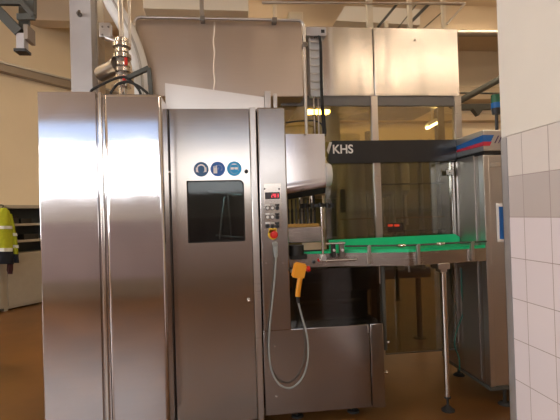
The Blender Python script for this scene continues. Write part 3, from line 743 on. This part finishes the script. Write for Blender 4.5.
m.tube(gp_, .0075, n=8, smooth_path=False); obj('guide_rail', m, M_DKGREEN, t)
def plan_y(x):
    for (xa_, ya_), (xb_, yb_) in zip(fxy, fxy[1:]):
        if xa_ <= x <= xb_: return ya_+(yb_-ya_)*(x-xa_)/(xb_-xa_)
    return fxy[-1][1]
for px, tp, bt in ((371, 247, 264), (415.5, 246, 265), (473.5, 243.5, 261)):
    Y = 3.18; x = fx(px, 255, Y); y = plan_y(x)-.03
    m = MB().box(x-.013, x+.013, y, y+.028, fz(px, bt, y), fz(px, tp-1, y), .003).cyl((x, y, zb+.048), (x, y-.012, zb+.048), .011, n=12)
    obj('rail_bracket', m, S_FRAME, t)
for px, yy in ((401, 248.3), (441, 248)):
    x = fx(px, yy, 3.15); y = plan_y(x)-.02; m = MB().cyl((x-.03, y, zb+.048), (x+.03, y, zb+.048), .012, n=12).ball((x, y-.008, zb+.048), .014); obj('rail_joint', m, S_BRIGHT if px < 410 else S_FRAME, t)
m = MB(); c = at(441, 266, 3.22); m.box(c.x-.05, c.x+.05, 3.17, 3.3, c.z-.02, 1.178, .004).box(c.x-.025, c.x+.03, 3.18, 3.26, c.z-.045, c.z-.015, .004); obj('leg_bracket', m, S_FRAME, t)
ft = atz(448, 410.5, 0)
m = MB().cyl((ft.x, ft.y, .105), (ft.x, ft.y, c.z-.03), .0215, n=24)
lg = obj('leg', m, S_BRIGHT, t)
m = MB().cyl((ft.x, ft.y, .10), (ft.x, ft.y, .112), .026, n=20).cyl((ft.x, ft.y, .03), (ft.x, ft.y, .10), .009).lathe((ft.x, ft.y, 0), [(.052, 0), (.052, .010), (.035, .022), (.018, .04), (.012, .042)], 24); obj('foot', m, M_RUBBER, lg)
for px in (409,):
    c = at(px, 268, 3.2); m = MB().cyl((c.x, 3.2, c.z-.03), (c.x, 3.2, 1.176), .008); obj('bolt', m, S_DARK, t)
# sensors and rods at the left end
c = at(322.3, 235, 3.24); zt_ = fz(321.5, 207, 3.24); zb_ = fz(324, 261, 3.24)
m = MB().cyl((c.x, 3.24, zb_), (c.x, 3.24, zt_), .0095, n=14); obj('sensor_rod', m, S_BRIGHT, t)
m = MB().cyl((c.x, 3.24, zb_+.03), (c.x, 3.20, zb_+.03), .02, n=14).box(c.x-.022, c.x+.022, 3.22, 3.29, zb_+.01, zb_+.05, .004); obj('rod_clamp', m, S_FRAME, t)
a = at(322, 261, 3.2); b = at(357, 260.5, 3.2); m = MB().cyl((a.x, 3.21, a.z), (b.x, 3.21, a.z), .0075, n=12).cyl((a.x, 3.21, a.z), (a.x, 3.32, a.z), .0075); obj('cross_rod', m, S_BRIGHT, t)
a = at(326, 243.8, 3.22); b = at(345, 243.8, 3.22); m = MB().cyl((a.x, 3.22, a.z), (b.x, 3.22, a.z), .008, n=12); obj('cross_rod', m, S_BRIGHT, t)
for px, w, h in ((334, 4, 8), (342.5, 4.5, 9)):
    x0, x1, z0, z1 = rect(px-w/2, 251-h, px+w/2, 251+h*.8, 3.22); m = MB().box(x0, x1, 3.225, 3.27, z0, z1, .004); sn = obj('sensor', m, M_INNERDK if px < 340 else S_DARK, t)
    m = MB().cyl(((x0+x1)/2, 3.225, (z0+z1)/2), ((x0+x1)/2, 3.215, (z0+z1)/2), .011, n=12); obj('lens', m, S_BRIGHT, sn)
c = at(297, 248, 3.26); m = MB().cyl((c.x, 3.30, c.z-.06), (c.x, 3.30, c.z+.02), .06, n=20).box(c.x-.05, c.x+.08, 3.27, 3.33, c.z-.09, c.z-.05, .004); obj('drive_pulley', m, M_INNERDK, t)
for px, py, mt in ((319, 260, M_RED), (314, 262, M_BLACK)):
    c = at(px, py, 3.3); m = MB().cyl((c.x, 3.33, c.z), (c.x, 3.295, c.z), .014, .012, n=14); obj('knob', m, mt, t)
# green hose hanging behind the leg
pts = [(461, 268), (461.5, 290), (463, 312), (457, 330), (454.5, 345), (459, 358), (459.5, 370)]
m = MB().tube([at(x, y, 3.62+.01*i) for i, (x, y) in enumerate(pts)], .006, n=8)
tag(obj('hose', m, M_TEAL), 'thin dark green hose hanging behind the chrome conveyor leg', 'hose')

# ------------------------------------------------------------ conduit pipe on the hood
t = thing('conduit_pipe', 'thin bent steel pipe running along the top of the brown-grey hood', 'pipe', (0, 3.46, 2.4))
YQ = 3.455
pp = [at(136, 92, YQ), at(134.5, 60, YQ), at(134, 28, YQ), at(134.7, 20.5, YQ), at(140, 17.2, YQ), at(200, 18, YQ), at(292, 20, YQ), at(300.5, 21, YQ), at(304, 26, YQ), at(305, 50, YQ), at(305.7, 90, YQ), at(306.5, 134, YQ)]
m = MB()
def bendpipe(m, P, r, rb=.05):
    Q = [P[0]]
    for a, b, c in zip(P, P[1:], P[2:]):
        k = min(rb, (b-a).length*.45, (c-b).length*.45)
        s = b+(a-b).normalized()*k; e = b+(c-b).normalized()*k
        for i in range(5):
            u = i/4; Q.append((1-u)**2*s+2*u*(1-u)*b+u*u*e)
    Q.append(P[-1]); m.tube(Q, r, n=12, smooth_path=False)
bendpipe(m, [at(136, 92, YQ), at(134, 17.2, YQ), at(303.8, 20.5, YQ), at(306.5, 134, YQ)], .0125, .06); obj('pipe', m, S_FRAME, t)
for px, py in ((202.5, 19), (274.5, 20.5), (305, 45)):
    c = at(px, py, YQ); m = MB().box(c.x-.02, c.x+.02, YQ-.02, 3.5, c.z-.02, c.z+.02, .004); obj('pipe_clamp', m, S_DARK, t)

# ------------------------------------------------------------ cable ladder
t = thing('cable_ladder', 'pale upright cable ladder with black cables on the hood corner', 'cable tray', (fx(318, 100, 3.6), 3.62, 2.3))
YL = 3.62
x0, x1, z0, z1 = rect(309.5, 37, 322.5, 96, YL)
m = MB().box(x0, x0+.012, YL-.02, YL+.02, z0, z1, .002).box(x1-.012, x1, YL-.02, YL+.02, z0, z1, .002).box(x0, x1, YL+.02, YL+.075, z0, z1, .002); obj('tray', m, M_WHITE, t)
m = MB()
for k in range(7):
    z = z1-.05-k*(z1-z0-.07)/6.5; m.box(x0, x1, YL-.022, YL-.012, z-.006, z+.006, .002)
obj('rungs', m, S_FRAME, t)
x0, x1, z0, z1 = rect(305.5, 28.5, 325.5, 37, YL-.03); m = MB().box(x0, x1, YL-.06, YL+.06, z0, z1, .004); hb = obj('top_box', m, M_COLUMN, t)
x0, x1, z0, z1 = rect(321, 29.7, 324.5, 33, YL-.06); m = MB().box(x0, x1, YL-.064, YL-.058, z0, z1, .001); obj('slot', m, M_BLACK, hb)
for i, (o_, w) in enumerate(((0, .010), (2.0, .008))):
    m = MB().tube([at(314+o_, 37.5, YL-.03), at(318+o_*.6, 35.5, YL-.05), at(320.3+o_*.3, 42, YL-.045), at(320.7+o_*.5, 60, YL-.04), at(321+o_*.4, 80, YL-.04), at(321.5+o_*.6, 100, YL-.06), at(322.5+o_, 118, YL-.08), at(323.5+o_, 134, YL-.1)], w, n=8); obj('cable', m, M_RUBBER, t)
m = MB().cyl(at(313.5, 96, YL), at(315, 134, YL-.02), .006, n=8).cyl(at(318, 96, YL), at(319, 134, YL-.02), .005, n=8); obj('rod', m, S_FRAME, t)

# ------------------------------------------------------------ machine hose behind pane
m = MB().tube([at(286, 122.5, 3.62), at(300, 121, 3.62), at(315, 121, 3.62), at(322, 125, 3.6), at(325, 136, 3.58)], .007, n=8)
tag(obj('hose', m, M_RUBBER), 'black hose looping above the rounded outlet cover', 'hose')

# ------------------------------------------------------------ support column behind the tall cabinet
YK = 3.32
xk0 = fx(70, 40, YK); xk1 = fx(92, 60, YK)
t = thing('support_column', 'square pale column rising behind the tall left cabinet', 'column', ((xk0+xk1)/2, YK+.1, 0))
m = MB().box(xk0, xk1, YK, YK+.24, 0, CEIL, .004); obj('shaft', m, M_COLUMN, t)
m = MB().box(xk1-.004, xk1+.012, YK+.12, YK+.30, 0, CEIL, .002); obj('edge_plate', m, S_FRAME, t)
c = at(80, 15, YK); m = MB().cyl((c.x, YK, c.z), (c.x, YK-.03, c.z), .017, n=12).cyl((c.x, YK-.02, c.z), (c.x+.01, YK-.05, c.z+.005), .011, n=10); obj('bolt', m, S_DARK, t)

# ------------------------------------------------------------ valve stack
YS = 3.1
c0 = at(123, 92, YS)
t = thing('valve_stack', 'upright stack of clamped steel valves with red parts behind the tall left cabinet', 'valve', (c0.x, YS, c0.z))
m = MB()
for py, r in ((41, .05), (46, .062), (51, .045), (57, .062), (65, .055), (71, .062), (78, .05), (86, .058)):
    c = at(122.5, py, YS); m.cyl((c0.x, YS, c.z-.012), (c0.x, YS, c.z+.012), r, n=24)
m.cyl((c0.x, YS, zt-.004), (c0.x, YS, fz(122, 39, YS)), .030, n=20); obj('valve_body', m, S_BRIGHT, t)
for py in (49, 61, 75): z = fz(122.5, py, YS); obj('clamp_ring', MB().cyl((c0.x, YS, z-.007), (c0.x, YS, z+.007), .045, n=20), S_DARK, t)
for dx, py, h in ((.035, 63.5, .05), (.02, 80, .035)): 
    z = fz(122.5, py, YS); m = MB().cyl((c0.x+dx, YS-.04, z-h/2), (c0.x+dx, YS-.04, z+h/2), .012, n=10); obj('red_tag', m, M_RED, t)
m = MB().cyl((c0.x, YS, fz(122, 40, YS)), (c0.x-.03, YS, CEIL), .018, n=16); obj('riser_pipe', m, S_FRAME, t)
m = MB().cyl((c0.x+.05, YS+.02, fz(127, 45, YS)), (c0.x+.09, YS+.02, CEIL), .011, n=12); obj('riser_pipe', m, S_FRAME, t)
a = at(118, 42, YS); b = at(106, 38, YS); m = MB().cyl((a.x, YS, a.z), b, .02, n=14); obj('elbow', m, S_FRAME, t)
x0, x1, z0, z1 = rect(100, 24, 111.5, 38.5, YS); m = MB().box(x0, x1, YS-.03, YS+.03, z0, z1, .006); bx_ = obj('sensor_box', m, S_FRAME, t)
for px, py in ((102.5, 27), (108.5, 27), (102.5, 35)):
    c = at(px, py, YS-.03); m = MB().cyl((c.x, YS-.03, c.z), (c.x, YS-.035, c.z), .007, n=8); obj('screw', m, S_DARK, bx_)
a = at(117, 66, YS); b = at(101, 74, YS+.12); m = MB().cyl(a, b, .055, n=24).cyl(a, a+(a-b).normalized()*.02, .062, n=24); obj('side_cylinder', m, S_DARK, t)
# black frame and hoses on the cabinet top
a = at(126, 78.5, 3.0); b = at(149, 68, 3.0)
m = MB().bar(a, b, .03, .03).bar(b, (b.x+.01, b.y, zt-.003), .028, .028)
tag(obj('angle_bracket', m, M_DKGREEN), 'dark angled bracket standing on top of the tall left cabinet', 'bracket')
for pts, lb in ((((92, 90), (103, 84), (114, 79), (124, 77), (132, 82), (139, 90)), 'black hose arching over the valves on the cabinet top'), (((112, 91), (118, 84), (128, 82), (138, 86), (146, 92)), 'lower thin black hose curled beside the dark angled bracket')):
    YY = 2.98 if pts[0][0] < 100 else 2.95; q = [at(x, y, YY) for x, y in pts]
    m = MB().tube([Vector((q[0].x-.01, YY, zt+.006))]+q+[Vector((q[-1].x+.01, YY, zt+.006))], .009, n=8); tag(obj('hose', m, M_RUBBER), lb, 'hose')

# ------------------------------------------------------------ white duct
YA = 3.36
DP = ((106, -14), (113, 4), (121, 18), (129, 34), (136, 52), (140.5, 70), (142.5, 92))
t = thing('air_duct', 'curved white air duct descending behind the steel valves', 'duct', (at(142.5, 92, YA).x, YA, 0))
A0 = at(106, -14, YA); A1 = at(142.5, 92, YA)
P = [Vector((A0.x-.25, YA+.55, CEIL)), Vector((A0.x-.15, YA+.36, A0.z+.45))] + [at(x, y, YA) for x, y in DP] + [Vector((A1.x, YA, 1.8)), Vector((A1.x, YA, 0))]
obj('duct_pipe', MB().tube(P, .060, n=20), M_WHITE, t)
P2 = [p+Vector((.012, -.056, 0)) for p in P[1:-1]]
obj('seam', MB().tube(P2, .010, n=8), M_GREYSTEEL, t)

# ------------------------------------------------------------ hanging bracket upper left
YH = 2.9
t = thing('hanging_bracket', 'dark steel hanging frame with square pale end tube in the top left corner', 'bracket', at(22, 54, YH))
m = MB()
m.bar(at(-14, -2, YH), at(21, 34, YH), .075, .06); m.bar(at(24.5, -20, YH+.1), at(24.5, 32, YH+.06), .06, .05)
m.bar(at(-4, 2.5, YH-.06), at(24, 3, YH-.06), .03, .03); m.bar(at(22, 3, YH-.06), at(34, 16.5, YH-.06), .03, .03); m.bar(at(17, 17, YH-.06), at(35, 17, YH-.06), .02, .04)
m.bar(at(32, -30, YH), at(32, 17, YH), .05, .04)
obj('frame', m, M_DKGREEN, t)
x0, x1, z0, z1 = rect(18.2, 36, 26.5, 51, YH); obj('end_tube', MB().box(x0, x1, YH-.03, YH+.03, z0, z1+.01, .004), M_COLUMN, t)
obj('end_cap', MB().box(x0-.012, x1+.012, YH-.04, YH+.04, z0-.016, z0+.004, .003), M_BLACK, t)
x0, x1, z0, z1 = rect(25.5, 26, 30, 41, YH); obj('side_plate', MB().box(x0, x1, YH-.03, YH+.08, z0, z1, .003), M_BROWNSTEEL, t)
obj('drop_rod', MB().bar(at(28, -20, YH+.08), Vector((at(28, -20, YH+.08).x, YH+.08, CEIL)), .05, .05), M_DKGREEN, t)

# ------------------------------------------------------------ rails on the slanting wall
def wallrail(name, p, q, h, dep, m_, lb, cat):
    a = onwall(*p, off=.0); b = onwall(*q, off=.0)
    b = b+(b-a)*1.0; a = a-(b-a)*.25
    mb = MB(); mb.prism([a+Vector((0, 0, h/2)), b+Vector((0, 0, h/2)), b-Vector((0, 0, h/2)), a-Vector((0, 0, h/2))], -wn*dep)
    return mb
t = thing('cable_tray', 'long dark cable tray with pale edge sloping along the left wall', 'cable tray', onwall(30, 75))
obj('tray', wallrail('', (0, 69), (72, 87), .16, .16, None, '', ''), M_BROWNSTEEL, t)
obj('upper_lip', wallrail('', (0, 65.0), (72, 83), .035, .19, None, '', ''), M_GREYSTEEL, t)
mb = wallrail('', (37, 0.5), (70, 13), .09, .14, None, '', '')
tag(obj('wall_pipe', mb, M_WHITE), 'white rail high on the left wall above the dark cable tray', 'rail')
mb = wallrail('', (40, 17), (70, 27), .05, .10, None, '', '')
struct('trim_6', mb, M_CEIL)

# ------------------------------------------------------------ storage cabinet, far left
def wp(u, off, z): return WA + wd*u + wn*off + Vector((0, 0, z))     # along wall from WA
W = (WB-WA).length+.35; H = onwall(22, 208.3, .42).z
def wbox(u0, u1, o0, o1, z0, z1): return MB().prism([wp(u0, o0, z0), wp(u1, o0, z0), wp(u1, o1, z0), wp(u0, o1, z0)], (0, 0, z1-z0))
t = thing('storage_cabinet', 'beige storage cabinet with open dark upper shelves at the far left', 'cabinet', wp(W/2, .2, 0))
Zs = [onwall(22, y, .42).z for y in (254, 241, 224.5)]
mb = wbox(0, W, .38, .41, .05, H); bd = obj('back_panel', mb, M_SHELF, t)
def addw(mb, *a):
    o = wbox(*a); me = bpy.data.meshes.new('t'); o.bm.to_mesh(me); o.bm.free(); mb.bm.from_mesh(me); bpy.data.meshes.remove(me)
mb = MB(); addw(mb, -.04, .03, -.01, .41, 0, H+.05); addw(mb, W-.03, W+.03, -.01, .41, 0, H+.05); addw(mb, -.04, W+.03, -.01, .41, H, H+.06); addw(mb, .03, W-.03, .0, .38, .03, .08); obj('frame', mb, M_LOCKER, t)
for z in Zs: mb = wbox(.03, W-.03, .0, .38, z-.025, z+.02); obj('shelf', mb, M_LOCKER, t)
mb = wbox(.035, W-.035, -.02, .0, .08, Zs[0]-.02); d_ = obj('door', mb, M_LOCKER, t)
c = wp(W*.79, -.05, 0); zc = onwall(38, 279, .42).z; mb = wbox(W*.72, W*.78, -.05, -.02, zc-.07, zc+.07); obj('handle', mb, M_BLACK, d_)
for u0, u1, z, h, lb in ((.12, .30, Zs[2]+.02, .13, 'small black case on the upper shelf of the beige cabinet'), (.34, .55, Zs[2]+.02, .09, 'flat dark box beside the black case on the upper shelf'), (.40, .68, Zs[1]+.02, .10, 'low dark box on the lower shelf of the beige cabinet')):
    mb = wbox(u0, u1, .05, .25, z, z+h); me_ = obj('storage_box', mb, M_BLACK if h > .1 else M_INNERDK); tag(me_, lb, 'box')
# grey locker at the very edge
t = thing('locker', 'plain grey locker cut off by the left picture edge', 'locker', wp(-.5, .2, 0))
obj('body', wbox(-1.0, -.06, -.05, .4, .06, onwall(3, 207, .42).z), M_LOCKER, t)
obj('door', wbox(-.97, -.09, -.07, -.05, .1, onwall(3, 207, .42).z-.04), M_LOCKER, t)
# hi-vis jacket hanging on it
t = thing('safety_jacket', 'yellow hi-vis work jacket with silver bands hanging at the far left', 'jacket', wp(-.35, -.2, 1.0))
JO = .68
def jp(px, py): return onwall(px, py, JO)
def garment(mb, rows, th, folds=.03):
    """rows of (left px, right px, py): a hanging cloth body, closed at the back"""
    tb = bmesh.new(); n = 14; grid = []
    for (l, r, y) in rows:
        a = jp(l, y); b = jp(r, y); ring = []
        for k in range(2*n):
            u = k/(n) if k < n else (2*n-k)/n
            s = -1 if k < n else 1
            p = a.lerp(b, u); off = th*math.sin(math.pi*min(max(u, .04), .96))+folds*math.sin(u*19+y*.25)*(.5 if s < 0 else 0)
            ring.append(tb.verts.new(p+wn*s*off))
        grid.append(ring)
    for g, h in zip(grid, grid[1:]):
        for k in range(2*n): tb.faces.new((g[k], g[(k+1) % (2*n)], h[(k+1) % (2*n)], h[k]))
    tb.faces.new(grid[0][::-1]); tb.faces.new(grid[-1]); bmesh.ops.recalc_face_normals(tb, faces=tb.faces[:])
    mb._take(tb, True)
m = MB(); garment(m, [(-3, 6, 208), (-6, 9, 211), (-9, 12, 217), (-11, 12.5, 228), (-12, 14, 238), (-12, 14.5, 248)], .11); obj('yellow_shell', m, M_HIVIS, t)
m = MB(); garment(m, [(-12, 14.5, 248), (-12, 15, 256), (-12, 14.5, 264)], .11); obj('dark_hem', m, M_NAVY, t)
m = MB(); garment(m, [(7, 11.5, 214), (9, 14.5, 226), (10.5, 17, 240), (11.5, 18.5, 254)], .06); sl = obj('sleeve', m, M_HIVIS, t)
m = MB(); garment(m, [(11.5, 18.5, 254), (11.5, 18.8, 263)], .062); obj('dark_cuff', m, M_NAVY, sl)
for y0, y1 in ((226, 229), (248, 251.5)):
    m = MB(); garment(m, [(-12.3, 14.3, y0), (-12.3, 14.8, y1)], .125); obj('silver_band', m, M_REFLECT, t)
for y0, y1, a_, b_ in ((233, 236, 9.8, 16.6), (245, 248, 10.9, 18)):
    m = MB(); garment(m, [(a_, b_, y0), (a_+.3, b_+.4, y1)], .075); obj('silver_band', m, M_REFLECT, sl)
m = MB(); garment(m, [(7, 13, 262), (7, 13, 270), (8, 12, 274)], .04); obj('glove_bundle', m, mat('maroon_cloth', (.06, .015, .015), .8), t)
m = MB(); a = jp(2, 208); m.tube([a, a+Vector((0, 0, .05)), a+Vector((0, 0, .07))+wn*.5], .012); obj('hook', m, M_DKGREEN, t)

# ------------------------------------------------------------ overhead railing on top of the machine
YO = 4.05
t = thing('overhead_railing', 'cream steel railing with dark diagonal braces above the pale hood', 'railing', (1.5, YO, hz1))
m = MB().tube([at(262, 2.5, YO), at(465, 3.5, YO)], .014, n=10, smooth_path=False); m.tube([at(465, 3.5, YO), at(447, 24, YO+.0)], .010, n=10, smooth_path=False); obj('rail', m, S_FRAME, t)
for px, w in ((275, .035), (370.5, .06), (411, .04), (445, .035)):
    p = at(px, 2, YO); m = MB().box(p.x-w/2, p.x+w/2, YO+.02, YO+.06, hz1-.01, 4.4, .003); obj('post', m, M_CREAM, t)
p = at(387.5, 20, YO); m = MB().box(p.x-.018, p.x+.018, YO+.02, YO+.06, hz1-.01, p.z, .003); obj('post', m, M_CREAM, t)
for (a, b, r) in (((397, 4), (378, 27), .018), ((430, 3), (412, 21), .022), ((441, 13), (424, 28), .008), ((416, 5), (398, 28), .007), ((442, 10), (442, 27), .009)):
    m = MB().bar(at(*a, YO+.08), at(*b, YO+.08), r*1.4, r*1.4); obj('brace', m, M_DKGREEN, t)
# pair of short uprights on the left hood
p = at(201.5, 0, 4.2); m = MB().box(p.x-.02, p.x+.02, 4.2, 4.24, z1 if False else fz(202, 19, 3.5)-.05, 4.6, .003)
tag(obj('upright', m, M_BROWNSTEEL), 'short brown upright standing on the brown-grey hood', 'post')
# pale slab hanging from the roof
Ps = [at(336, 20.5, 5.2), at(345, 6, 5.2), at(420, 9, 5.2), at(420, 25, 5.2)]
m = MB().prism(Ps, (0, .3, 0)); struct('trim_7', m, M_SLAB)
x0, x1, z0, z1_ = rect(243, -6, 289, 19, 5.0)
m = MB().box(fx(144, 0, 6.4), fx(248, 0, 6.4), 6.3, 6.6, fz(200, 13, 6.4), 5.5, .01); struct('trim_8', m, M_SLAB)
x0, x1, z0, z1_ = rect(289, 11.5, 303, 22, 4.3); m = MB().box(x0, x1, 4.3, 4.5, fz(290, 25, 3.5)-.05, z1_, .005)
tag(obj('junction_box', m, M_CREAM), 'cream junction box standing on the hood beside the cable ladder', 'box')

# ------------------------------------------------------------ pipes in the gap at the right
def hall_pipe(name, a, b, r, mt, lb, cat, ext=.6):
    a = Vector(a); b = Vector(b); d = b-a
    m = MB().cyl(a-d*.1, b+d*ext, r, n=16); return tag(obj(name, m, mt), lb, cat)
hall_pipe('ceiling_pipe', at(440, 33.5, 8), at(503, 33.5, 8), .06, M_BROWNSTEEL, 'grey pipe running level high up at the right', 'pipe')
hall_pipe('diagonal_pipe', at(455, 103.5, 5.2), at(503, 77.5, 5.2), .042, M_DKGREEN, 'thick dark pipe slanting upward right of the pale hood', 'pipe')
hall_pipe('thin_rail', at(461, 93, 6), at(503, 93.5, 6), .014, M_DKGREEN, 'thin dark rail just above the green and blue stack light', 'rail')
t = thing('wall_rail', 'dark level rail behind the green and blue stack light', 'rail', at(478, 107, 6.5))
a = at(455, 107.5, 6.5); b = at(520, 106.5, 6.5); obj('rail', MB().bar(a, b, .09, .09), M_DKGREEN, t)
c = at(476.5, 109, 6.5); obj('bracket', MB().prism([(c.x-.1, 6.44, c.z), (c.x+.1, 6.44, c.z), (c.x, 6.44, c.z-.12)], (0, .1, 0)), M_DKGREEN, t)

# ------------------------------------------------------------ lamps of the hall
L_TUBE = lamp_mat('warm_ceiling_tube', (1, .80, .55), 42)
L_TUBE2 = lamp_mat('warm_ceiling_tube_rear', (1, .80, .58), 22)
def ceiling_lamp(x, y, z, w, l, lb, tm=None):
    t = thing('ceiling_lamp', lb, 'ceiling light', (x, y, z), 'long ceiling lights of the hall')
    obj('housing', MB().box(x-l/2, x+l/2, y-w/2, y+w/2, z, z+.08, .004), M_WHITE, t)
    obj('tube', MB().box(x-l/2+.03, x+l/2-.03, y-w/2+.02, y+w/2-.02, z-.03, z, .01), tm or L_TUBE, t)
    obj('hanger', MB().cyl((x, y, z+.08), (x, y, CEIL), .01, n=8), M_GREYSTEEL, t)
for x, y in ((-7.2, 2.6), (-4.9, 4.2), (.5, 7.8), (5.5, 7.8), (4.8, 4.0)):  # first two are unseen lamps added to brighten the slanting left wall
    ceiling_lamp(x, y, 5.85, .35, 2.0, 'long warm ceiling light hung over the hall, outside the picture')
for x, y in ((2.6, -2.6), (4.9, -2.6), (4.2, .5), (-5.5, -1.0)):  # last one is an unseen lamp added only for illumination
    ceiling_lamp(x, y, 5.2, .3, 1.8, 'long warm ceiling light hung over the hall, outside the picture', L_TUBE2)
# ------------------------------------------------------------ world and colour
w = bpy.data.worlds.new('world'); SC.world = w; w.use_nodes = True
w.node_tree.nodes['Background'].inputs[0].default_value = (.9, .85, .8, 1); w.node_tree.nodes['Background'].inputs[1].default_value = .3
SC.view_settings.view_transform = 'Standard'; SC.view_settings.look = 'None'
SC.view_settings.exposure = 0.0; SC.view_settings.gamma = 1; SC.view_settings.use_curve_mapping = False
